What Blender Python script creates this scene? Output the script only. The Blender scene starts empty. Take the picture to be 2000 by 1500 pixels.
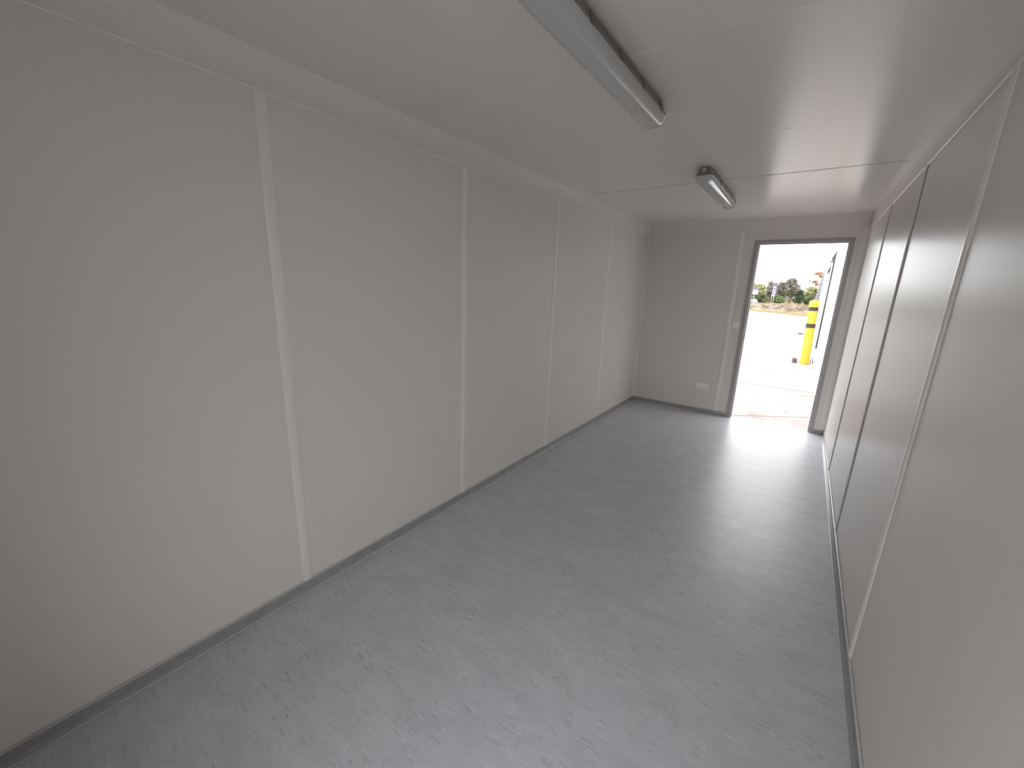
import bpy, bmesh, math, random
from mathutils import Vector, Matrix
random.seed(7)
S = bpy.context.scene
C = S.collection

# ------------------------------------------------------------------ camera
CAMX, CAMZ = 1.7771, 1.4928
YAW, PITCH, ROLL, FPX = 0.6143, -0.2389, -0.0348, 790.4
cam_data = bpy.data.cameras.new('camera')
cam = bpy.data.objects.new('camera', cam_data); C.objects.link(cam)
cam_data.sensor_fit = 'HORIZONTAL'; cam_data.sensor_width = 36.0
cam_data.lens = 36.0 * FPX / 2000.0
cam_data.clip_start = 0.02; cam_data.clip_end = 600
_M = Matrix.Rotation(YAW, 3, 'Z') @ Matrix.Rotation(PITCH, 3, 'X') @ Matrix.Rotation(ROLL, 3, 'Y')
_r, _f, _u = _M.col[0], _M.col[1], _M.col[2]
cam.matrix_world = Matrix(((_r[0], _u[0], -_f[0], CAMX), (_r[1], _u[1], -_f[1], 0.0),
                           (_r[2], _u[2], -_f[2], CAMZ), (0, 0, 0, 1)))
S.camera = cam

# ------------------------------------------------------------------ world: bright overcast sky
wld = bpy.data.worlds.new('overcast_sky'); S.world = wld; wld.use_nodes = True
bg = wld.node_tree.nodes['Background']
bg.inputs['Color'].default_value = (0.97, 0.985, 1.0, 1); bg.inputs['Strength'].default_value = 1.0

S.view_settings.view_transform = 'Standard'; S.view_settings.look = 'None'
S.view_settings.gamma = 1.0; S.view_settings.use_curve_mapping = False
S.view_settings.exposure = 2.50

# ------------------------------------------------------------------ helpers
def mat(name, col, rough=0.5, spec=0.5, metal=0.0):
    m = bpy.data.materials.new(name); m.use_nodes = True
    b = m.node_tree.nodes['Principled BSDF']
    b.inputs['Base Color'].default_value = (*col, 1); b.inputs['Roughness'].default_value = rough
    b.inputs['Specular IOR Level'].default_value = spec; b.inputs['Metallic'].default_value = metal
    return m
def noise_mat(name, c1, c2, scale=5.0, rough=0.5, stretch=(1, 1, 1), detail=4, bump=0.0, lo=0.35, hi=0.65, spec=0.5):
    m = mat(name, c1, rough, spec); nt = m.node_tree; N = nt.nodes; L = nt.links; b = N['Principled BSDF']
    tc = N.new('ShaderNodeTexCoord'); mp = N.new('ShaderNodeMapping'); mp.inputs['Scale'].default_value = stretch
    L.new(tc.outputs['Object'], mp.inputs['Vector'])
    n = N.new('ShaderNodeTexNoise'); n.inputs['Scale'].default_value = scale; n.inputs['Detail'].default_value = detail
    L.new(mp.outputs['Vector'], n.inputs['Vector'])
    r = N.new('ShaderNodeValToRGB'); r.color_ramp.elements[0].position = lo; r.color_ramp.elements[1].position = hi
    r.color_ramp.elements[0].color = (*c1, 1); r.color_ramp.elements[1].color = (*c2, 1)
    L.new(n.outputs['Fac'], r.inputs['Fac']); L.new(r.outputs['Color'], b.inputs['Base Color'])
    if bump:
        bp = N.new('ShaderNodeBump'); bp.inputs['Strength'].default_value = bump; bp.inputs['Distance'].default_value = 0.002
        L.new(n.outputs['Fac'], bp.inputs['Height']); L.new(bp.outputs['Normal'], b.inputs['Normal'])
    return m

def add_box(bm, x0, x1, y0, y1, z0, z1, bev=0.0):
    vs = [bm.verts.new(p) for p in ((x0,y0,z0),(x1,y0,z0),(x1,y1,z0),(x0,y1,z0),(x0,y0,z1),(x1,y0,z1),(x1,y1,z1),(x0,y1,z1))]
    fs = [bm.faces.new([vs[i] for i in f]) for f in ((0,3,2,1),(4,5,6,7),(0,1,5,4),(1,2,6,5),(2,3,7,6),(3,0,4,7))]
    if bev:
        es = list({e for f in fs for e in f.edges})
        bmesh.ops.bevel(bm, geom=es, offset=bev, segments=2, affect='EDGES', profile=0.5)
def box(*a, bev=0.0):
    bm = bmesh.new(); add_box(bm, *a, bev=bev); return bm
def add_tube(bm, pts, rad, seg=10, cap=True):
    pts = [Vector(p) for p in pts]; rings = []
    for i, p in enumerate(pts):
        d = (pts[min(i+1, len(pts)-1)] - pts[max(i-1, 0)]).normalized()
        a = d.orthogonal().normalized() if i == 0 else (a - d*a.dot(d)).normalized()
        b = d.cross(a); r = rad[i] if isinstance(rad, (list, tuple)) else rad
        rings.append([bm.verts.new(p + r*(math.cos(2*math.pi*k/seg)*a + math.sin(2*math.pi*k/seg)*b)) for k in range(seg)])
    for q in range(len(rings)-1):
        for k in range(seg):
            bm.faces.new((rings[q][k], rings[q][(k+1)%seg], rings[q+1][(k+1)%seg], rings[q+1][k]))
    if cap:
        bm.faces.new(rings[0][::-1]); bm.faces.new(rings[-1])
def add_lathe(bm, prof, seg=48, tilt=0.0):   # prof: (r, z) ; tilt: x shift per z
    rings = []
    for r, z in prof:
        rings.append([bm.verts.new((r*math.cos(2*math.pi*k/seg) + tilt*z, r*math.sin(2*math.pi*k/seg), z)) for k in range(seg)])
    for q in range(len(rings)-1):
        for k in range(seg):
            bm.faces.new((rings[q][k], rings[q][(k+1)%seg], rings[q+1][(k+1)%seg], rings[q+1][k]))
    bm.faces.new(rings[0][::-1]); bm.faces.new(rings[-1])
def add_sweep(bm, prof, path):   # prof points (a, b); path: list of functions (a,b)->xyz ; closed profile, capped
    rings = [[bm.verts.new(f(a, b)) for a, b in prof] for f in path]; n = len(prof)
    for q in range(len(rings)-1):
        for k in range(n):
            bm.faces.new((rings[q][k], rings[q][(k+1)%n], rings[q+1][(k+1)%n], rings[q+1][k]))
    bm.faces.new(rings[0][::-1]); bm.faces.new(rings[-1])
def obj(name, bm, m, parent=None, smooth=False, loc=None):
    bmesh.ops.recalc_face_normals(bm, faces=bm.faces)
    me = bpy.data.meshes.new(name); bm.to_mesh(me); bm.free()
    ms = m if isinstance(m, (list, tuple)) else [m]
    for q in ms: me.materials.append(q)
    if smooth:
        me.shade_smooth()
        try: me.set_sharp_from_angle(angle=math.radians(38))
        except Exception: pass
    o = bpy.data.objects.new(name, me); C.objects.link(o)
    if parent: o.parent = parent
    if loc: o.location = loc
    return o
def tag(o, label, cat, group=None, kind=None):
    o['label'] = label; o['category'] = cat
    if group: o['group'] = group
    if kind: o['kind'] = kind
    return o
def thing(name, label, cat, loc=(0,0,0), rz=0.0, group=None, kind=None):
    o = bpy.data.objects.new(name, None); C.objects.link(o); o.empty_display_size = 0.1
    o.location = loc; o.rotation_euler = (0, 0, rz)
    return tag(o, label, cat, group, kind)
def struct(name, bm, m, label, cat, parent=None, smooth=False):
    o = obj(name, bm, m, parent, smooth)
    if not parent: tag(o, label, cat, kind='structure')
    return o
def copy_tree(o, parent=None):
    c = o.copy(); C.objects.link(c)
    if parent: c.parent = parent
    for ch in list(o.children): copy_tree(ch, c)
    return c

# ------------------------------------------------------------------ dimensions
W, D, H = 2.1617, 5.4594, 2.30
YB = -0.30               # back wall, behind the camera
T = 0.10                 # wall thickness
FL = 2.16                # underside of the top trim
DX0, DX1, DZ = 1.231, 2.023, 2.038       # clear door opening
GZ = -0.15               # outside ground
SEAMS = [0.831, 1.955, 3.085, 4.215, 5.345]

# ------------------------------------------------------------------ materials
def panel_material(name, col, rough, spec=0.07):
    m = mat(name, col, rough, spec); nt = m.node_tree; N = nt.nodes; L = nt.links; b = N['Principled BSDF']
    tc = N.new('ShaderNodeTexCoord')
    n1 = N.new('ShaderNodeTexNoise'); n1.inputs['Scale'].default_value = 2.2; n1.inputs['Detail'].default_value = 2
    n2 = N.new('ShaderNodeTexNoise'); n2.inputs['Scale'].default_value = 240; n2.inputs['Detail'].default_value = 1
    L.new(tc.outputs['Object'], n1.inputs['Vector']); L.new(tc.outputs['Object'], n2.inputs['Vector'])
    b1 = N.new('ShaderNodeBump'); b1.inputs['Strength'].default_value = 0.25; b1.inputs['Distance'].default_value = 0.004
    b2 = N.new('ShaderNodeBump'); b2.inputs['Strength'].default_value = 0.05; b2.inputs['Distance'].default_value = 0.0006
    L.new(n1.outputs['Fac'], b1.inputs['Height']); L.new(n2.outputs['Fac'], b2.inputs['Height'])
    L.new(b1.outputs['Normal'], b2.inputs['Normal']); L.new(b2.outputs['Normal'], b.inputs['Normal'])
    return m
M_WALL = panel_material('coated_panel', (0.77, 0.74, 0.70), 0.31)
M_CEIL = panel_material('coated_ceiling_panel', (0.80, 0.775, 0.74), 0.27, 0.4)
M_TRIM = mat('coated_trim', (0.85, 0.82, 0.785), 0.30, 0.3)
M_JOINT = mat('panel_joint_gasket', (0.16, 0.145, 0.14), 0.7)
M_BASE = noise_mat('grey_plastic_skirting', (0.31, 0.31, 0.315), (0.345, 0.345, 0.35), 12, 0.38)
M_LIP = mat('pale_grey_lip', (0.60, 0.60, 0.60), 0.3)
M_FRAME = mat('grey_door_frame', (0.375, 0.36, 0.365), 0.42)
M_GASKET = mat('dark_gasket', (0.04, 0.036, 0.04), 0.6)
M_OUT = noise_mat('outer_steel', (0.50, 0.52, 0.53), (0.56, 0.57, 0.58), 3, 0.5)
M_PLAST = mat('white_plastic', (0.90, 0.89, 0.87), 0.3)
M_PLASTD = mat('socket_hole', (0.03, 0.03, 0.03), 0.6)
M_HOUS = mat('grey_fixture_housing', (0.20, 0.205, 0.20), 0.38)
M_CLIP = mat('fixture_clip', (0.10, 0.10, 0.10), 0.35)
M_COVER = mat('frosted_polycarbonate_cover', (0.56, 0.57, 0.56), 0.06, 0.6)

def floor_material():
    m = mat('flecked_vinyl', (0.43, 0.435, 0.455), 0.36, 0.5); nt = m.node_tree; N = nt.nodes; L = nt.links; b = N['Principled BSDF']
    tc = N.new('ShaderNodeTexCoord')
    def layer(scale, st, rot, lo, hi, detail=3.0, dist=0.6):
        mp = N.new('ShaderNodeMapping'); mp.inputs['Scale'].default_value = st; mp.inputs['Rotation'].default_value = (0, 0, rot)
        n = N.new('ShaderNodeTexNoise'); n.inputs['Scale'].default_value = scale; n.inputs['Detail'].default_value = detail
        n.inputs['Distortion'].default_value = dist
        r = N.new('ShaderNodeMapRange'); r.inputs['From Min'].default_value = lo; r.inputs['From Max'].default_value = hi
        L.new(tc.outputs['Object'], mp.inputs['Vector']); L.new(mp.outputs['Vector'], n.inputs['Vector'])
        L.new(n.outputs['Fac'], r.inputs['Value']); return r.outputs['Result']
    def mix(a, col, fac):
        x = N.new('ShaderNodeMix'); x.data_type = 'RGBA'
        if isinstance(a, tuple): x.inputs['A'].default_value = (*a, 1)
        else: L.new(a, x.inputs['A'])
        x.inputs['B'].default_value = (*col, 1); L.new(fac, x.inputs['Factor']); return x.outputs['Result']
    def mul(a, k, bsock=None):
        x = N.new('ShaderNodeMath'); x.operation = 'MULTIPLY'; L.new(a, x.inputs[0])
        if bsock is not None: L.new(bsock, x.inputs[1])
        else: x.inputs[1].default_value = k
        return x.outputs[0]
    soft = layer(5.0, (1.0, 2.2, 1), 0.06, 0.35, 0.68, 5)
    c = mix((0.565, 0.558, 0.60), (0.635, 0.628, 0.672), soft)
    mid = layer(17.0, (1.0, 4.2, 1), 0.08, 0.56, 0.70, 4)
    c = mix(c, (0.46, 0.465, 0.49), mul(mid, 0.75))
    patch = layer(4.0, (1, 1.6, 1), 0, 0.42, 0.6, 2)
    dark = layer(20.0, (1.0, 6.0, 1), 0.10, 0.62, 0.69, 5, 1.0)
    c = mix(c, (0.30, 0.305, 0.325), mul(mul(dark, 1, patch), 0.85))
    light = layer(26.0, (1.0, 5.5, 1), 0.05, 0.64, 0.71, 4, 0.8)
    c = mix(c, (0.80, 0.80, 0.82), mul(light, 0.7))
    sx = N.new('ShaderNodeSeparateXYZ'); L.new(tc.outputs['Object'], sx.inputs[0])
    for yy in (3.562,):
        s1 = N.new('ShaderNodeMath'); s1.operation = 'SUBTRACT'; L.new(sx.outputs['Y'], s1.inputs[0]); s1.inputs[1].default_value = yy
        s2 = N.new('ShaderNodeMath'); s2.operation = 'ABSOLUTE'; L.new(s1.outputs[0], s2.inputs[0])
        s3 = N.new('ShaderNodeMath'); s3.operation = 'LESS_THAN'; L.new(s2.outputs[0], s3.inputs[0]); s3.inputs[1].default_value = 0.0022
        c = mix(c, (0.34, 0.34, 0.35), s3.outputs[0])
    L.new(c, b.inputs['Base Color'])
    bn = N.new('ShaderNodeTexNoise'); bn.inputs['Scale'].default_value = 60; L.new(tc.outputs['Object'], bn.inputs['Vector'])
    bp = N.new('ShaderNodeBump'); bp.inputs['Strength'].default_value = 0.10; bp.inputs['Distance'].default_value = 0.001
    L.new(bn.outputs['Fac'], bp.inputs['Height']); L.new(bp.outputs['Normal'], b.inputs['Normal'])
    return m
M_FLOOR = floor_material()

# ------------------------------------------------------------------ the container shell
struct('floor', box(-0.1, W+0.1, YB-0.1, D+T+0.012, -0.06, 0.0), M_FLOOR,
       'pale grey vinyl floor with dark and light flecks running the length of the room', 'floor')
def side_wall(x_in, x_out):
    bm = bmesh.new(); add_box(bm, min(x_in, x_out), max(x_in, x_out), YB-T, D+T, 0.0, H+0.10)
    return bm
struct('wall_left', side_wall(0, -T), M_WALL, 'long off-white panel wall on the left, matt looking', 'wall')
struct('wall_right', side_wall(W, W+T), M_WALL, 'long off-white panel wall on the right reflecting the doorway', 'wall')
# far wall with the doorway, one piece
OX0, OX1, OZ = 1.186, 2.061, 2.073
bm = bmesh.new()
add_box(bm, 0, OX0+0.012, D, D+T, 0, H); add_box(bm, OX1-0.012, W, D, D+T, 0, H); add_box(bm, OX0+0.012, OX1-0.012, D, D+T, OZ-0.012, H)
struct('wall_far', bm, M_WALL, 'short off-white end wall with the open doorway', 'wall')
# near wall behind the camera: the photographer stands in a second doorway
NX0, NX1, NZ = 1.32, 2.03, 2.02
bm = bmesh.new()
add_box(bm, 0, NX0, YB-T, YB, 0, H); add_box(bm, NX1, W, YB-T, YB, 0, H); add_box(bm, NX0, NX1, YB-T, YB, NZ, H)
struct('wall_near', bm, M_WALL, 'short end wall behind the camera with a second open doorway', 'wall')
ceiling = struct('ceiling', box(-0.0, W, YB-T, D+T, H, H+0.10), M_CEIL, 'flat off-white panel ceiling with cross joints and two batten lights', 'ceiling')
# ceiling joints: shallow cover strips
for yj in (1.600, 3.548):
    bm = bmesh.new()
    prof = [(-0.010, 0.0), (-0.008, -0.0015), (0.008, -0.0015), (0.010, 0.0)]
    add_sweep(bm, prof, [lambda a, b: (0.03, yj+a, H+b), lambda a, b: (W-0.03, yj+a, H+b)])
    obj('joint_strip', bm, M_CEIL, ceiling)
    if yj > 2: obj('joint_gasket', box(0.05, W-0.05, yj-0.0130, yj-0.0095, H-0.0012, H+0.001), mat('ceiling_joint_gasket', (0.42, 0.40, 0.38), 0.6), ceiling)
for q in ((0.79,1.99),(1.19,2.1),(1.55,2.62),(1.31,3.40),(1.50,3.05),(1.97,2.55)):
    bm = bmesh.new(); add_tube(bm, [(q[0], q[1], H), (q[0], q[1], H-0.002)], [0.0045, 0.0035], 10)
    obj('screw_head', bm, M_TRIM, ceiling)
struct('roof', box(-T, W+T, YB-T, D+T, H+0.10, H+0.24), M_OUT, 'steel roof of the container cabin', 'roof')

# vertical cover strips over the panel joints
def batten(name_i, side, y, label):
    # cross-section: along the wall (a) and out of the wall (b)
    w, h = 0.023, 0.0075
    prof = [(-w, 0), (-w, 0.002), (-w+0.003, 0.004), (-w*0.55, h), (0, h+0.0006), (w*0.55, h), (w-0.003, 0.004), (w, 0.002), (w, 0)]
    x0 = 0.0 if side < 0 else W; sg = 1 if side < 0 else -1
    bm = bmesh.new()
    add_sweep(bm, prof, [lambda a, b: (x0+sg*b, y+a, 0.045), lambda a, b: (x0+sg*b, y+a, FL-0.001)])
    t = tag(obj('trim_%d' % name_i, bm, M_TRIM, smooth=True), label, 'wall strip', kind='structure')
    bm = bmesh.new(); add_box(bm, x0-0.0004 if sg > 0 else x0-0.0022, x0+0.0022 if sg > 0 else x0+0.0004, y-w-0.0022, y-w+0.0002, 0.05, FL)
    if side > 0 and y > 3:
        obj('joint_gasket', bm, M_JOINT, t)
    else: bm.free()
names = ['nearest to the camera', 'second from the camera', 'third from the camera', 'fourth from the camera', 'beside the corner']
i = 1
for side, sn in ((-1, 'left'), (1, 'right')):
    for k, y in enumerate(SEAMS):
        if side > 0 and k == 4: continue
        if side < 0 and k == 4: continue
        batten(i, side, y if (side < 0 or k) else 0.79, 'white upright joint strip on the %s wall, %s' % (sn, names[k])); i += 1
# strip beside the door on the far wall
bm = bmesh.new()
w, h = 0.024, 0.0055
prof = [(-w, 0), (-w, 0.002), (-w+0.003, 0.004), (-w*0.5, h), (0, h), (w*0.5, h), (w-0.003, 0.004), (w, 0.002), (w, 0)]
add_sweep(bm, prof, [lambda a, b: (1.058+a, D-b, 0.045), lambda a, b: (1.058+a, D-b, FL-0.001)])
tag(obj('trim_%d' % i, bm, M_TRIM, smooth=True), 'white upright joint strip on the end wall left of the door', 'wall strip', kind='structure'); i += 1
# corner angles
def corner_angle(xc, sg, wa, label):
    global i
    bm = bmesh.new()
    add_box(bm, xc, xc+sg*0.003, D-0.028, D, 0.045, FL) if sg > 0 else add_box(bm, xc-0.003, xc, D-0.028, D, 0.045, FL)
    add_box(bm, xc, xc+wa, D-0.0035, D, 0.045, FL) if sg > 0 else add_box(bm, xc-wa, xc, D-0.0035, D, 0.045, FL)
    o = tag(obj('trim_%d' % i, bm, M_TRIM), label, 'corner trim', kind='structure'); i += 1
corner_angle(0, 1, 0.020, 'slim white corner angle between left wall and end wall')
corner_angle(W, -1, 0.055, 'white corner angle between door frame and right wall')
# top trim (cove flange) all round
def flange(label, f0, f1):
    global i
    prof = [(0, 0), (0, -(H-FL)), (0.0035, -(H-FL)-0.001), (0.0065, -(H-FL)+0.002), (0.0065, -(H-FL)+0.006), (0.0035, -(H-FL)+0.010), (0.003, -0.004), (0.004, -0.001), (0.004, 0)]
    bm = bmesh.new(); add_sweep(bm, prof, [f0, f1])
    tag(obj('trim_%d' % i, bm, M_TRIM, smooth=True), label, 'ceiling trim', kind='structure'); i += 1
flange('white flat trim under the ceiling along the left wall', lambda a, b: (a, YB, H+b), lambda a, b: (a, D, H+b))
flange('white flat trim under the ceiling along the right wall', lambda a, b: (W-a, YB, H+b), lambda a, b: (W-a, D, H+b))
flange('white flat trim under the ceiling above the door', lambda a, b: (0.003, D-a, H+b), lambda a, b: (W-0.003, D-a, H+b))

# skirting
def skirting(name, f0, f1, label):
    prof = [(0, 0), (0, 0.050), (0.004, 0.052), (0.0075, 0.0505), (0.0085, 0.047), (0.0085, 0.014), (0.012, 0.010), (0.020, 0.0035), (0.021, 0)]
    bm = bmesh.new(); add_sweep(bm, prof, [f0, f1])
    t = tag(obj(name, bm, M_BASE, smooth=True), label, 'skirting', kind='structure')
    bm = bmesh.new(); add_sweep(bm, [(0.001, 0.0505), (0.001, 0.0535), (0.0045, 0.0545), (0.0085, 0.0525), (0.0088, 0.0490), (0.0070, 0.0500), (0.0040, 0.0515)], [f0, f1])
    obj('sealing_lip', bm, M_LIP, t, smooth=True)
    bm = bmesh.new(); add_sweep(bm, [(0.0185, 0.0), (0.0185, 0.0035), (0.0225, 0.0015), (0.0230, 0.0)], [f0, f1])
    obj('floor_lip', bm, M_LIP, t, smooth=True)
skirting('baseboard_left', lambda a, b: (a, YB, b), lambda a, b: (a, D, b), 'low grey plastic skirting along the left wall')
skirting('baseboard_right', lambda a, b: (W-a, YB, b), lambda a, b: (W-a, D, b), 'low grey plastic skirting along the right wall')
skirting('baseboard_far', lambda a, b: (0.002, D-a, b), lambda a, b: (OX0, D-a, b), 'low grey skirting on the end wall between the corner and the door')
skirting('baseboard_door', lambda a, b: (OX1-0.008, D-a, b), lambda a, b: (W-0.002, D-a, b), 'short grey skirting piece right of the door')

# door frame
door = thing('door_1', 'grey metal frame of the open doorway at the end of the room', 'door frame', ((DX0+DX1)/2, D+T/2, 0), kind='structure')
ox, oy = (DX0+DX1)/2, D+T/2
def dpart(name, boxes, m, bev=0.0015):
    bm = bmesh.new()
    for b in boxes: add_box(bm, b[0]-ox, b[1]-ox, b[2]-oy, b[3]-oy, b[4], b[5], bev=bev)
    return obj(name, bm, m, door)
ya, yb = D-0.010, D+T+0.02
dpart('jamb', [(OX0, DX0-0.004, ya, yb-0.03, 0.0, OZ), (DX0-0.006, DX0+0.004, ya+0.028, yb, 0, DZ+0.004)], M_FRAME)
dpart('jamb', [(DX1+0.004, OX1, ya, yb-0.03, 0.0, OZ), (DX1-0.004, DX1+0.006, ya+0.028, yb, 0, DZ+0.004)], M_FRAME)
dpart('head', [(DX0-0.005, DX1+0.005, ya, yb-0.03, DZ+0.004, OZ), (DX0-0.004, DX1+0.004, ya+0.028, yb, DZ-0.004, DZ+0.006)], M_FRAME)
dpart('seal', [(DX0+0.0035, DX0+0.008, ya+0.05, ya+0.06, 0.002, DZ-0.006), (DX1-0.008, DX1-0.0035, ya+0.05, ya+0.06, 0.002, DZ-0.006),
               (DX0+0.008, DX1-0.008, ya+0.05, ya+0.06, DZ-0.010, DZ-0.004)], M_GASKET, 0)

# frame of the second doorway
d2 = thing('door_2', 'grey metal frame of the open doorway behind the camera', 'door frame', ((NX0+NX1)/2, YB-T/2, 0), kind='structure')
cx2 = (NX0+NX1)/2; hw = (NX1-NX0)/2
for sx_ in (-1, 1):
    bm = bmesh.new(); xa, xb = sorted((sx_*(hw-0.004), sx_*(hw+0.040)))
    add_box(bm, xa, xb, T/2, T/2+0.010, 0, NZ+0.03, bev=0.0015)
    xa, xb = sorted((sx_*(hw-0.004), sx_*(hw-0.0003))); add_box(bm, xa, xb, -T/2-0.02, T/2, 0, NZ-0.004)
    obj('jamb', bm, M_FRAME, d2)
bm = bmesh.new(); add_box(bm, -hw+0.004, hw-0.004, T/2, T/2+0.010, NZ-0.004, NZ+0.03, bev=0.0015); obj('head', bm, M_FRAME, d2)
block_leaf = obj('light_block_leaf', box(-hw-0.035, -hw+0.005, -T/2-0.02-0.86, -T/2-0.02, 0.01, NZ-0.01, bev=0.002), M_OUT, d2)  # unseen leaf, added to keep outside light off the right wall
bm = bmesh.new(); add_tube(bm, [(-hw+0.005, -0.84, 1.03), (-hw+0.055, -0.84, 1.03), (-hw+0.055, -0.72, 1.03)], 0.009, 8); obj('block_leaf_handle', bm, M_GASKET, block_leaf, smooth=True)

# ------------------------------------------------------------------ ceiling batten lights
def batten_light(yc, length, label, near_end):
    # origin at the ceiling, profile hanging down
    t = thing('batten_light', label, 'ceiling light', (1.075, yc, H), group='batten lights on the ceiling')
    hl = length/2
    hp = [(-0.026, 0.0), (-0.036, -0.005), (-0.043, -0.016), (-0.047, -0.030), (-0.052, -0.042), (-0.057, -0.046), (-0.057, -0.053),
          (0.057, -0.053), (0.057, -0.046), (0.052, -0.042), (0.047, -0.030), (0.043, -0.016), (0.036, -0.005), (0.026, 0.0)]
    def st(yy, sx, sz=1.0): return lambda a, b: (a*sx, yy, b if b > -0.04 else b*sz)
    bm = bmesh.new(); add_sweep(bm, hp, [st(-hl, 0.62), st(-hl+0.010, 0.82), st(-hl+0.028, 0.96), st(-hl+0.05, 1), st(hl-0.05, 1), st(hl-0.028, 0.96), st(hl-0.010, 0.82), st(hl, 0.62)])
    obj('housing', bm, M_HOUS, t, smooth=True)
    cp = [(-0.0545, -0.0525), (-0.053, -0.062), (-0.046, -0.080), (-0.036, -0.0905), (-0.022, -0.0955), (-0.008, -0.097), (0.008, -0.097), (0.022, -0.0955), (0.036, -0.0905), (0.046, -0.080), (0.053, -0.062), (0.0545, -0.0525)]
    def sc(yy, k): return lambda a, b: (a*(0.6+0.4*k), yy, -0.0525+(b+0.0525)*k)
    bm = bmesh.new(); add_sweep(bm, cp, [sc(-hl+0.004, 0.35), sc(-hl+0.010, 0.75), sc(-hl+0.024, 0.95), sc(-hl+0.045, 1), sc(hl-0.045, 1), sc(hl-0.024, 0.95), sc(hl-0.010, 0.75), sc(hl-0.004, 0.35)])
    obj('diffuser_cover', bm, M_COVER, t, smooth=True)
    n = 5
    for s in (-1, 1):
        for k in range(n):
            yy = -hl+0.10 + k*(length-0.20)/(n-1)
            bm = bmesh.new()
            pr = [(0.0560, -0.0565), (0.0590, -0.0560), (0.0592, -0.045), (0.0535, -0.034), (0.0500, -0.024), (0.0482, -0.026), (0.0530, -0.041), (0.0562, -0.0465)]
            add_sweep(bm, pr, [lambda a, b: (s*a, yy-0.012, b), lambda a, b: (s*a, yy+0.012, b)])
            obj('clip', bm, M_CLIP if s > 0 else M_CLIP, t)
    if near_end:
        bm = bmesh.new(); add_tube(bm, [(0, -hl+0.004, -0.022), (0, -hl-0.006, -0.022)], [0.0135, 0.012], 20)
        g = obj('cable_entry_cap', bm, M_COVER, t, smooth=True)
        bm = bmesh.new(); add_tube(bm, [(0, -hl-0.004, -0.022), (0, -hl-0.0068, -0.022)], [0.0035, 0.0035], 12)
        obj('cap_hole', bm, M_GASKET, g)
    return t
batten_light(1.49, 1.13, 'long grey batten light with frosted cover, nearer one cut by the top edge', False)
batten_light(3.68, 1.13, 'grey batten light with round end cap, farther one nearer the door', True)

# ------------------------------------------------------------------ wall fittings
so = thing('double_socket', 'white horizontal double power socket low on the end wall left of the door', 'socket', (0.868, D, 0.343))
obj('plate', box(-0.075, 0.075, -0.010, 0, -0.040, 0.040, bev=0.003), M_PLAST, so)
for cx in (-0.036, 0.036):
    bm = bmesh.new(); add_tube(bm, [(cx, -0.009, 0), (cx, -0.0125, 0)], [0.024, 0.023], 28)
    ins = obj('socket_insert', bm, M_PLAST, so, smooth=True)
    for hx, hz in ((-0.0095, -0.002), (0.0095, -0.002), (0, 0.010)):
        bm = bmesh.new(); add_tube(bm, [(cx+hx, -0.0120, hz), (cx+hx, -0.0130, hz)], 0.0028, 10)
        obj('contact_hole', bm, M_PLASTD, ins)
sw = thing('light_switch', 'small square white light switch beside the door frame', 'switch', (1.139, D, 1.130))
obj('plate', box(-0.040, 0.040, -0.011, 0, -0.040, 0.040, bev=0.003), M_PLAST, sw)
bm = bmesh.new()
add_sweep(bm, [(-0.026, -0.009), (-0.026, -0.0125), (0.0, -0.0135), (0.026, -0.0185), (0.026, -0.009)], [lambda a, b: (-0.024, b, a), lambda a, b: (0.024, b, a)])
obj('rocker', bm, M_PLAST, sw)

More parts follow.
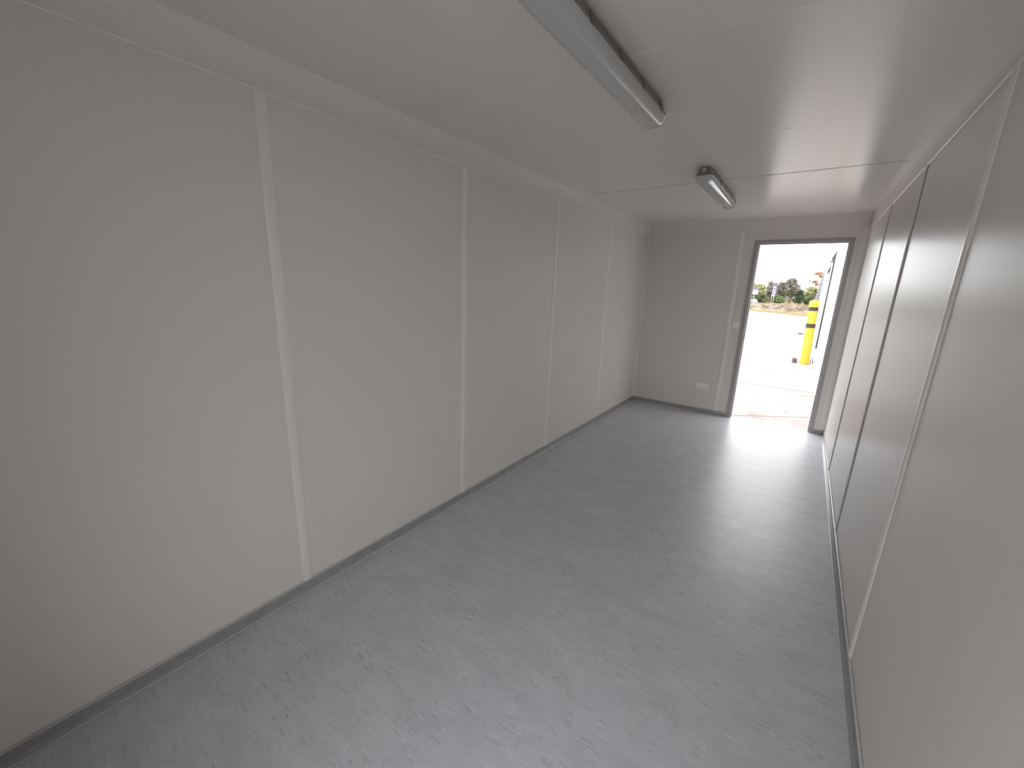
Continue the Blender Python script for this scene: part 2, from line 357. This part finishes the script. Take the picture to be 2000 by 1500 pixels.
# ------------------------------------------------------------------ outside: ground
def ground_material():
    m = noise_mat('pale_concrete', (0.36, 0.325, 0.315), (0.47, 0.44, 0.43), 1.4, 0.85, (1, 0.35, 1), 8, lo=0.38, hi=0.62, spec=0.3)
    nt = m.node_tree; N = nt.nodes; L = nt.links; b = N['Principled BSDF']
    src = b.inputs['Base Color'].links[0].from_socket
    tc = N.new('ShaderNodeTexCoord'); sx = N.new('ShaderNodeSeparateXYZ'); L.new(tc.outputs['Object'], sx.inputs[0])
    def line(sock, pos, hw, src):
        a = N.new('ShaderNodeMath'); a.operation = 'SUBTRACT'; L.new(sock, a.inputs[0]); a.inputs[1].default_value = pos
        q = N.new('ShaderNodeMath'); q.operation = 'ABSOLUTE'; L.new(a.outputs[0], q.inputs[0])
        r = N.new('ShaderNodeMath'); r.operation = 'LESS_THAN'; L.new(q.outputs[0], r.inputs[0]); r.inputs[1].default_value = hw
        x = N.new('ShaderNodeMix'); x.data_type = 'RGBA'; L.new(r.outputs[0], x.inputs['Factor']); L.new(src, x.inputs['A'])
        x.inputs['B'].default_value = (0.05, 0.045, 0.045, 1); return x.outputs['Result']
    # the concrete next to the cabin, up to the first joint, is darker and browner
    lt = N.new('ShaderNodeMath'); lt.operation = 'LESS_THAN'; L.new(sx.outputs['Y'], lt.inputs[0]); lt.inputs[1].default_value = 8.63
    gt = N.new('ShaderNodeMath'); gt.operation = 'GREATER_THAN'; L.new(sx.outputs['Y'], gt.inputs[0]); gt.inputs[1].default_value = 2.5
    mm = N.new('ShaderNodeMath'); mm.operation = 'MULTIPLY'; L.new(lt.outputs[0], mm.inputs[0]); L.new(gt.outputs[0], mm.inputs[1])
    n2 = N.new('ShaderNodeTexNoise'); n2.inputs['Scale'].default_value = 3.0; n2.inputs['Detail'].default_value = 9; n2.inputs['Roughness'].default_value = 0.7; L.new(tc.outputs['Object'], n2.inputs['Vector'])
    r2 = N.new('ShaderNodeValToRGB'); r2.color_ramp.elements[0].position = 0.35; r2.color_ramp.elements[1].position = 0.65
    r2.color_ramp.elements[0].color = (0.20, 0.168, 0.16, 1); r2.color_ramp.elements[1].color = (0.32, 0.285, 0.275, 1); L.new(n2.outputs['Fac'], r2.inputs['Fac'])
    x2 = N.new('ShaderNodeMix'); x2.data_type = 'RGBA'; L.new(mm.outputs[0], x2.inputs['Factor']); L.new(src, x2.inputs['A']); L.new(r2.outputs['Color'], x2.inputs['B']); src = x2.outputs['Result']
    src = line(sx.outputs['Y'], 8.63, 0.022, src)
    src = line(sx.outputs['Y'], 12.12, 0.02, src)
    # diagonal joint in front of the door
    d = N.new('ShaderNodeMath'); d.operation = 'MULTIPLY_ADD'; L.new(sx.outputs['X'], d.inputs[0]); d.inputs[1].default_value = -0.72; L.new(sx.outputs['Y'], d.inputs[2])
    src = line(d.outputs[0], 5.30, 0.012, src)
    L.new(src, b.inputs['Base Color'])
    return m
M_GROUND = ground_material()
M_ROAD = noise_mat('worn_road', (0.25, 0.225, 0.235), (0.31, 0.285, 0.29), 0.8, 0.9, lo=0.4, hi=0.6, spec=0.2)
M_VERGE = noise_mat('grass_and_leaf_litter', (0.10, 0.105, 0.035), (0.24, 0.13, 0.055), 0.9, 0.95, lo=0.42, hi=0.62, detail=8, spec=0.1)
def poly(pts, z0, z1):
    bm = bmesh.new(); lo = [bm.verts.new((x, y, z0)) for x, y in pts]; hi = [bm.verts.new((x, y, z1)) for x, y in pts]
    bm.faces.new(lo[::-1]); bm.faces.new(hi); n = len(pts)
    for k in range(n): bm.faces.new((lo[k], lo[(k+1)%n], hi[(k+1)%n], hi[k]))
    return bm
def fr_line(x): return 43.55 - 1.417*x     # front edge of the verge
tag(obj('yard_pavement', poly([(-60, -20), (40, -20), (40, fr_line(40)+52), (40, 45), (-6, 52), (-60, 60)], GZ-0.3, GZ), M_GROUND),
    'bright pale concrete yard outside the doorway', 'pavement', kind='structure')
X0, X1 = -14.0, 5.0
tag(obj('road_strip', poly([(X0, fr_line(X0)-4.5), (X1, fr_line(X1)-4.5), (X1, fr_line(X1)+0.2), (X0, fr_line(X0)+0.2)], GZ-0.02, GZ+0.008), M_ROAD),
    'pale pinkish road strip in front of the grass verge', 'road', kind='structure')
tag(obj('grass_verge', poly([(X0, fr_line(X0)), (X1, fr_line(X1)), (40, 36), (60, 200), (-120, 200), (-60, 62)], GZ-0.02, GZ+0.05), M_VERGE),
    'grass verge with fallen leaves between the road and the brambles', 'grass', kind='structure')

# steel pads under the cabin
for kx in (0.1, W-0.1):
    for ky in (YB+0.1, D-0.1):
        tag(obj('support_block', box(kx-0.1, kx+0.1, ky-0.1, ky+0.1, GZ, -0.06), M_OUT), 'steel block carrying a corner of the cabin', 'support block', 'blocks under the cabin', kind='structure')

# ------------------------------------------------------------------ outside: white building on the right
M_BWALL = noise_mat('white_render', (0.78, 0.78, 0.78), (0.84, 0.84, 0.84), 2, 0.7)
M_BGREY = noise_mat('grey_cladding', (0.16, 0.155, 0.165), (0.20, 0.195, 0.205), 4, 0.7)
M_BDARK = mat('dark_metal_edge', (0.03, 0.03, 0.035), 0.5)
bd = thing('white_building', 'long white building wall seen edge-on right of the doorway', 'building', (2.14, 7.0, GZ), kind=None)
def bpart(name, x0, x1, y0, y1, z0, z1, m, bev=0.0, par=None):
    return obj(name, box(x0-2.14, x1-2.14, y0-7, y1-7, z0-GZ, z1-GZ, bev=bev), m, par or bd)
bpart('wall', 2.14, 8.0, 7.0, 21.0, GZ, 3.6, M_BWALL)
bpart('parapet_cap', 2.12, 8.05, 6.95, 21.0, 3.6, 3.66, M_BWALL)
bpart('plinth_joint', 2.134, 2.14, 12.5, 20.9, GZ, GZ+0.03, M_BDARK)
bpart('plinth_joint', 2.12, 2.14, 12.5, 13.4, GZ+0.0, GZ+0.05, M_BDARK)
def service_door(y0, z0, z1, wd, edge, wedge):
    d = bpart('door_panel', 2.128, 2.1395, y0, y0+wd, z0, z1, M_BWALL)
    bpart('edge_strip', 2.14-edge, 2.1395, y0-0.03, y0, z0, z1, M_BDARK, par=d)
    bm = bmesh.new()   # small bracket canopy over the door
    add_sweep(bm, [(0, 0), (-wedge, 0.0), (-wedge*0.9, 0.05), (0, 0.22)], [lambda a, b: (a, y0-7+0.02, z1-GZ+b), lambda a, b: (a, y0-7+0.9, z1-GZ+b-0.02)])
    obj('canopy', bm, M_BDARK, d)
service_door(12.35, 0.24, 2.33, 1.0, 0.034, 0.07)
service_door(14.6, 0.20, 2.15, 1.0, 0.014, 0.055)
# dark buttress at the far end, leaning back towards the wall
bm = bmesh.new()
add_sweep(bm, [(0, GZ), (-0.20, GZ), (-0.18, 1.1), (-0.09, 1.9), (-0.02, 2.62), (0, 2.75)], [lambda a, b: (a, 13.6, b-GZ), lambda a, b: (a, 14.0, b-GZ)])
obj('buttress', bm, M_BGREY, bd)
lamp = thing('bracket_lamp', 'tiny black bracket lamp on the grey end of the white building', 'lamp', (1.94, 20.4, 1.28))
obj('arm', box(-0.02, 0.02, -0.02, 0.02, 0.0, 0.18), M_BDARK, lamp); obj('hood', box(-0.14, 0.03, -0.05, 0.05, 0.18, 0.24, bev=0.01), M_BDARK, lamp)

# ------------------------------------------------------------------ yellow bollard
M_YEL = noise_mat('yellow_paint', (0.52, 0.29, 0.014), (0.55, 0.315, 0.018), 9, 0.45)
M_BAND = mat('black_brown_tape', (0.018, 0.010, 0.009), 0.5)
bol = thing('bollard', 'yellow safety bollard with two black bands beside the white building', 'bollard', (1.955, 12.22, GZ))
tl = -0.030
bm = bmesh.new()
add_lathe(bm, [(0.097, 0), (0.097, 1.0), (0.097, 1.44), (0.104, 1.445), (0.104, 1.48), (0.098, 1.508), (0.080, 1.530), (0.045, 1.542), (0.004, 1.546)], 40, tl)
obj('post', bm, M_YEL, bol, smooth=True)
for a, b in ((0.890, 0.990), (1.292, 1.382)):
    bm = bmesh.new(); add_lathe(bm, [(0.0975, a), (0.0995, a+0.001), (0.0995, b-0.001), (0.0975, b)], 40, tl)
    obj('black_band', bm, M_BAND, bol, smooth=True)

M_BROWN = noise_mat('weathered_rubber', (0.07, 0.045, 0.04), (0.12, 0.09, 0.085), 14, 0.8)
M_LEAF = noise_mat('dead_leaf', (0.10, 0.05, 0.03), (0.17, 0.10, 0.06), 20, 0.8)
ck = thing('rubber_block', 'brown rubber block lying left of the yellow bollard', 'block', (1.745, 12.36, GZ), 0.1)
obj('lower_layer', box(-0.05, 0.05, -0.16, 0.16, 0, 0.055, bev=0.012), M_BROWN, ck)
obj('upper_layer', box(-0.045, 0.045, -0.12, 0.14, 0.055, 0.11, bev=0.015), M_BROWN, ck)
bm = bmesh.new()
add_tube(bm, [(1.70, 12.62, GZ+0.011), (1.69, 12.8, GZ+0.011), (1.675, 13.0, GZ+0.011), (1.665, 13.2, GZ+0.02), (1.66, 13.6, GZ+0.012)], 0.011, 8)
tag(obj('hose', bm, mat('pale_hose', (0.22, 0.2, 0.23), 0.6), smooth=True), 'thin pale grey hose curving away beside the brown block', 'hose')
bm = bmesh.new(); add_tube(bm, [(2.075, 12.34, GZ), (2.07, 12.34, GZ+0.12)], 0.009, 8)
tag(obj('metal_stake', bm, M_BROWN), 'short dark stake standing between bollard and white building', 'stake')
sb = tag(obj('wheel_stop', box(-0.10, 0.10, -0.35, 0.35, 0, 0.05, bev=0.012), M_BROWN, loc=(1.76, 21.9, GZ)), 'low dark wheel stop on the yard left of the bollard', 'wheel stop')
def leaf_mesh(s, seed):
    rr = random.Random(seed); bm = bmesh.new(); n = 9; vs = []; c = bm.verts.new((0, 0, s*0.16))
    for k in range(n):
        a = 2*math.pi*k/n; r = s*(0.7+0.5*rr.random())*(1.0 if k % 2 else 0.72)
        vs.append(bm.verts.new((r*math.cos(a), r*0.6*math.sin(a), s*0.05+s*0.25*rr.random())))
    for k in range(n): bm.faces.new((c, vs[k], vs[(k+1) % n]))
    bmesh.ops.solidify(bm, geom=bm.faces[:], thickness=0.002)
    return bm
for q, (x, y, s, lab) in enumerate(((1.40, 19.6, 0.10, 'dead brown leaf lying far out on the yard'), (1.33, 10.3, 0.045, 'dead leaf alone in the middle of the pale yard'),
                         (1.86, 11.35, 0.050, 'dead leaf on the yard just in front of the bollard'), (1.78, 6.9, 0.022, 'small dead leaf on the concrete near the door sill'),
                         (2.10, 11.55, 0.05, 'reddish dead leaf at the foot of the white building'), (1.74, 27.5, 0.12, 'dark leaf on the yard in front of the road'))):
    tag(obj('dead_leaf', leaf_mesh(s, q), M_LEAF, loc=(x, y, GZ)), lab, 'leaf', 'dead leaves on the yard')

# ------------------------------------------------------------------ signs by the road
M_SIGNW = mat('sign_white', (0.24, 0.235, 0.27), 0.5); M_SIGNB = mat('sign_blue', (0.035, 0.035, 0.13), 0.5)
M_POST = noise_mat('weathered_wood_post', (0.22, 0.21, 0.17), (0.28, 0.27, 0.22), 6, 0.8)
sg = thing('totem_sign', 'tall narrow white and blue sign on two posts beyond the road', 'sign', (-1.0, 47.0, GZ+0.04), 0.05)
obj('panel', box(-0.15, 0.17, -0.05, 0.05, 1.62, 2.55, bev=0.01), M_SIGNW, sg)
obj('top_cap', box(-0.17, 0.18, -0.06, 0.06, 2.55, 2.76, bev=0.02), mat('sign_grey', (0.13, 0.13, 0.16), 0.5), sg)
obj('blue_band', box(-0.15, 0.17, -0.056, -0.05, 2.40, 2.52), M_SIGNB, sg)
obj('blue_edge', box(0.13, 0.17, -0.056, -0.05, 1.62, 2.40), M_SIGNB, sg)
bm = bmesh.new()
add_box(bm, -0.07, 0.05, -0.056, -0.05, 2.17, 2.22); add_box(bm, -0.01, 0.04, -0.056, -0.05, 2.0, 2.17); add_box(bm, -0.05, 0.0, -0.056, -0.05, 1.75, 1.95)
obj('symbol', bm, M_SIGNB, sg)
obj('lower_plate', box(-0.19, 0.10, -0.055, 0.055, 1.42, 1.60, bev=0.01), M_SIGNW, sg)
for px in (-0.13, 0.05):
    bm = bmesh.new(); add_tube(bm, [(px, 0, 0), (px, 0, 1.45)], 0.032, 8); obj('post', bm, M_POST, sg, smooth=True)
s2 = thing('roadside_board', 'small white board with grey top on a post against the left door jamb', 'sign', (-2.62, 47.2, GZ+0.04), 0.0)
obj('board', box(-0.30, 0.30, -0.04, 0.04, 1.55, 1.98, bev=0.01), M_SIGNW, s2)
obj('top_band', box(-0.30, 0.30, -0.045, 0.045, 1.98, 2.22, bev=0.01), mat('sign_mauve_grey', (0.13, 0.115, 0.13), 0.6), s2)
bm = bmesh.new(); add_tube(bm, [(0, 0, 0), (0, 0, 1.56)], 0.035, 8); obj('post', bm, M_POST, s2, smooth=True)

# parked white car beyond the brambles
car = thing('parked_car', 'white car mostly hidden behind the brambles at the left', 'car', (-5.5, 62.0, GZ+0.05), 0.15)
M_CARW = mat('white_car_paint', (0.6, 0.6, 0.62), 0.25); M_CARG = mat('car_glass', (0.03, 0.035, 0.04), 0.1); M_TYRE = mat('tyre', (0.02, 0.02, 0.02), 0.8)
bm = bmesh.new(); add_sweep(bm, [(-1.9, 0.3), (-1.95, 0.65), (-1.1, 0.85), (1.8, 0.9), (1.95, 0.6), (1.9, 0.3)], [lambda a, b: (a, -0.82, b), lambda a, b: (a, 0.82, b)]); obj('body', bm, M_CARW, car)
bm = bmesh.new(); add_sweep(bm, [(-1.0, 0.85), (-0.4, 1.32), (1.0, 1.35), (1.55, 0.89)], [lambda a, b: (a, -0.70, b), lambda a, b: (a, 0.70, b)]); obj('cabin', bm, M_CARG, car)
obj('roof_panel', box(-0.45, 1.05, -0.68, 0.68, 1.33, 1.38, bev=0.02), M_CARW, car)
for wx_ in (-1.2, 1.2):
    for wy in (-0.8, 0.8):
        bm = bmesh.new(); add_tube(bm, [(wx_, wy-0.1, 0.3), (wx_, wy+0.1, 0.3)], 0.3, 20); obj('wheel', bm, M_TYRE, car, smooth=True)

# ------------------------------------------------------------------ vegetation
def leaf_cloud(bm, blobs, n, s, rr):
    tot = sum(b[3]*b[4]*b[5] for b in blobs)
    for (cx, cy, cz, rx, ry, rz) in blobs:
        k = int(n*rx*ry*rz/tot)
        for _ in range(k):
            u = Vector((rr.gauss(0, 1), rr.gauss(0, 1), rr.gauss(0, 1))).normalized() * (rr.random()**0.42)
            p = Vector((cx+u.x*rx, cy+u.y*ry, cz+u.z*rz))
            q = Matrix.Rotation(rr.uniform(0, 6.28), 3, 'Z') @ Matrix.Rotation(rr.uniform(-1.2, 1.2), 3, 'X') @ Matrix.Rotation(rr.uniform(-1, 1), 3, 'Y')
            ss = s*rr.uniform(0.6, 1.4)
            vs = [bm.verts.new(p + q @ Vector(v)) for v in ((-ss, 0, 0), (0, -ss*0.6, ss*0.15), (ss, 0, 0), (0, ss*0.6, ss*0.15))]
            bm.faces.new(vs)
def leaf_mat(name, c1, c2, scale=0.7):
    return noise_mat(name, c1, c2, scale, 0.8, detail=6, lo=0.40, hi=0.60, spec=0.15)
M_BARK = noise_mat('bark', (0.09, 0.07, 0.055), (0.14, 0.11, 0.09), 5, 0.9)
def tree(x, y, h, rx, label, m, seed, lobes=9, n=2600, s=0.17, trunk_h=0.35, sq=1.0, ground=0.045):
    rr = random.Random(seed); t = thing('tree', label, 'tree', (x, y, GZ+ground), group='trees beyond the road')
    bm = bmesh.new(); blobs = []
    for k in range(lobes):
        a = rr.uniform(0, 6.28); rad = rr.uniform(0.15, 0.62)*rx; zz = h*(trunk_h + (1-trunk_h)*rr.uniform(0.18, 0.80))
        tap = 1.0 - 0.55*max(0, (zz/h-0.55)/0.45)
        blobs.append((rad*math.cos(a)*tap, rad*math.sin(a)*tap, zz, rx*rr.uniform(0.32, 0.5), rx*rr.uniform(0.32, 0.5), min(h-zz, h*rr.uniform(0.14, 0.22)*sq)))
    blobs.append((0, 0, h*0.84, rx*0.35, rx*0.35, h*0.16)); blobs.append((0, 0, h*(trunk_h*0.4+0.35), rx*0.7, rx*0.7, h*0.28))
    leaf_cloud(bm, blobs, n, s, rr); obj('foliage', bm, m, t)
    bm = bmesh.new(); add_tube(bm, [(0, 0, 0), (0.05*h*0.2, 0, h*0.3), (0, 0, h*0.7)], [0.035*h, 0.025*h, 0.012*h], 8)
    for b in blobs[:6]: add_tube(bm, [(0, 0, h*0.3), ((b[0])*0.6, b[1]*0.6, (h*0.3+b[2])/2+0.1*h), (b[0], b[1], b[2])], [0.015*h, 0.01*h, 0.004*h], 6)
    obj('trunk', bm, M_BARK, t, smooth=True)
    return t
ML_GREY = leaf_mat('grey_brown_foliage', (0.165, 0.165, 0.125), (0.29, 0.265, 0.225))
ML_YEL = leaf_mat('yellow_green_foliage', (0.22, 0.235, 0.105), (0.36, 0.355, 0.19))
ML_GRN = leaf_mat('green_foliage', (0.085, 0.12, 0.05), (0.19, 0.24, 0.12))
ML_DK = leaf_mat('dark_green_foliage', (0.055, 0.075, 0.040), (0.12, 0.13, 0.085))
ML_ORG = leaf_mat('orange_foliage', (0.34, 0.16, 0.09), (0.42, 0.26, 0.16), 3)
ML_BRN = leaf_mat('bramble', (0.12, 0.095, 0.065), (0.26, 0.205, 0.155), 1.2)
tree(-1.2, 100, 5.05, 1.7, 'tallest grey-green tree in the middle of the doorway view', ML_GREY, 3, 12, 3600)
tree(-2.9, 104, 4.3, 1.8, 'grey-green tree directly left of the tallest tree', ML_GREY, 5, 10, 3000)
tree(-4.6, 100, 4.35, 1.5, 'rounded grey-green tree behind the blue and white sign', ML_GREY, 8, 10, 3000)
tree(-6.6, 96, 3.6, 1.6, 'yellow-green tree between the two roadside signs', ML_YEL, 11, 9, 2800)
tree(-8.2, 98, 3.9, 1.4, 'green tree at the left edge of the doorway view', ML_GRN, 13, 9, 2600)
tree(-9.8, 94, 3.5, 1.6, 'yellow-green tree partly cut by the left door jamb', ML_YEL, 17, 9, 2400)
tree(2.1, 98, 3.35, 1.55, 'yellow-green tree just left of the white building', ML_YEL, 19, 10, 2800)
tree(3.9, 96, 3.3, 1.5, 'yellow-green tree half behind the white building', ML_YEL, 23, 9, 2400)
tree(0.62, 80, 2.5, 0.95, 'dark green shrub beside the top of the bollard', ML_DK, 29, 7, 2400, 0.12, 0.1)
tree(-4.5, 82, 1.6, 1.25, 'low dark green shrub left of the sign posts', ML_DK, 31, 7, 2000, 0.12, 0.05)
tree(-2.6, 84, 1.55, 1.9, 'low light green shrub right of the sign posts', ML_GRN, 37, 8, 2400, 0.12, 0.05)
tree(-6.9, 80, 1.75, 1.3, 'low green shrub below the roadside board', ML_GRN, 39, 8, 2200, 0.12, 0.05)
tree(2.0, 84, 1.7, 1.0, 'low green shrub directly behind the bollard top', ML_GRN, 43, 8, 1800, 0.12, 0.05)
# continuous woodland edge farther back
rr = random.Random(99); bm = bmesh.new()
blobs = [(-16+k*1.55, 118+rr.uniform(-2, 2), 1.1+rr.uniform(0, 0.5), 1.5, 1.5, 1.5+rr.uniform(0, 0.6)) for k in range(18)]
leaf_cloud(bm, blobs, 9000, 0.2, rr)
tag(obj('woodland_edge', bm, ML_GREY, loc=(0, 0, GZ)), 'continuous grey-green woodland edge behind the separate trees', 'woodland', kind='stuff')
# orange tree behind the building
t = thing('tree', 'orange-leaved tree whose branches poke out past the white building', 'tree', (5.2, 40.0, GZ))
bm = bmesh.new(); rr = random.Random(55)
leaf_cloud(bm, [(0, 0, 3.6, 1.9, 1.9, 1.3), (0.8, 0.4, 4.4, 1.5, 1.5, 0.8), (-2.6, 0, 3.2, 0.30, 0.3, 0.12)], 900, 0.05, rr)
bm2 = bmesh.new(); leaf_cloud(bm2, [(-3.12, -0.1, 3.32, 0.26, 0.3, 0.12), (-2.88, -0.1, 3.14, 0.16, 0.3, 0.16), (-3.25, 0, 2.70, 0.24, 0.3, 0.10), (-3.05, 0, 2.50, 0.20, 0.25, 0.09), (-3.58, 0, 2.74, 0.06, 0.1, 0.10)], 650, 0.075, rr)
obj('foliage', bm, ML_ORG, t); obj('branch_leaves', bm2, ML_ORG, t)
bm = bmesh.new(); add_tube(bm, [(0, 0, 0), (0.1, 0, 2.0), (0, 0, 3.8)], [0.16, 0.12, 0.05], 8)
add_tube(bm, [(0.1, 0, 1.9), (-1.2, 0, 2.2), (-2.5, 0, 2.32), (-3.2, 0, 2.66)], [0.06, 0.04, 0.03, 0.012], 6)
add_tube(bm, [(0.1, 0, 2.3), (-1.2, 0, 2.8), (-2.3, 0, 3.0), (-3.1, 0, 3.34)], [0.06, 0.03, 0.02, 0.01], 6)
obj('trunk', bm, M_BARK, t, smooth=True)

# brambles: tangled twigs and leaves on a low mound
rr = random.Random(77); bm = bmesh.new()
nx = 60
for row in range(2): pass
grid = []
for ix in range(nx+1):
    x = -9 + 14*ix/nx; col = []
    for iy in range(7):
        v = iy/6; y = fr_line(x)*0.35 + 46.5*0.65 + 2.3 + 7*v
        z = GZ+0.03 + (0.62*math.sin(math.pi*min(1, v*1.25))**0.6 if 0 < v < 0.8 else 0.0)*(0.8+0.4*rr.random())
        col.append(bm.verts.new((x+rr.uniform(-.05, .05), y, z)))
    grid.append(col)
for ix in range(nx):
    for iy in range(6): bm.faces.new((grid[ix][iy], grid[ix+1][iy], grid[ix+1][iy+1], grid[ix][iy+1]))
for k in range(2600):
    x = rr.uniform(-8.5, 4.5); v = rr.uniform(0, 0.6); y = fr_line(x)*0.35 + 46.5*0.65 + 2.3 + 7*v
    z = GZ+0.05+0.6*math.sin(math.pi*min(1, v*1.25+0.05))**0.6*rr.uniform(0.5, 1.15)
    a = rr.uniform(0, 6.28); L_ = rr.uniform(0.15, 0.5); d = Vector((math.cos(a)*L_, math.sin(a)*L_*0.4, rr.uniform(-0.08, 0.16)))
    p = Vector((x, y, z)); w = rr.uniform(0.008, 0.02)
    vs = [bm.verts.new(p), bm.verts.new(p+d*0.5+Vector((0, 0, w*2+0.04))), bm.verts.new(p+d), bm.verts.new(p+d*0.5+Vector((0, 0, 0.04-w*2)))]
    bm.faces.new(vs)
tag(obj('brambles', bm, ML_BRN), 'tangled brown bramble bank along the verge behind the signs', 'brambles', kind='stuff')
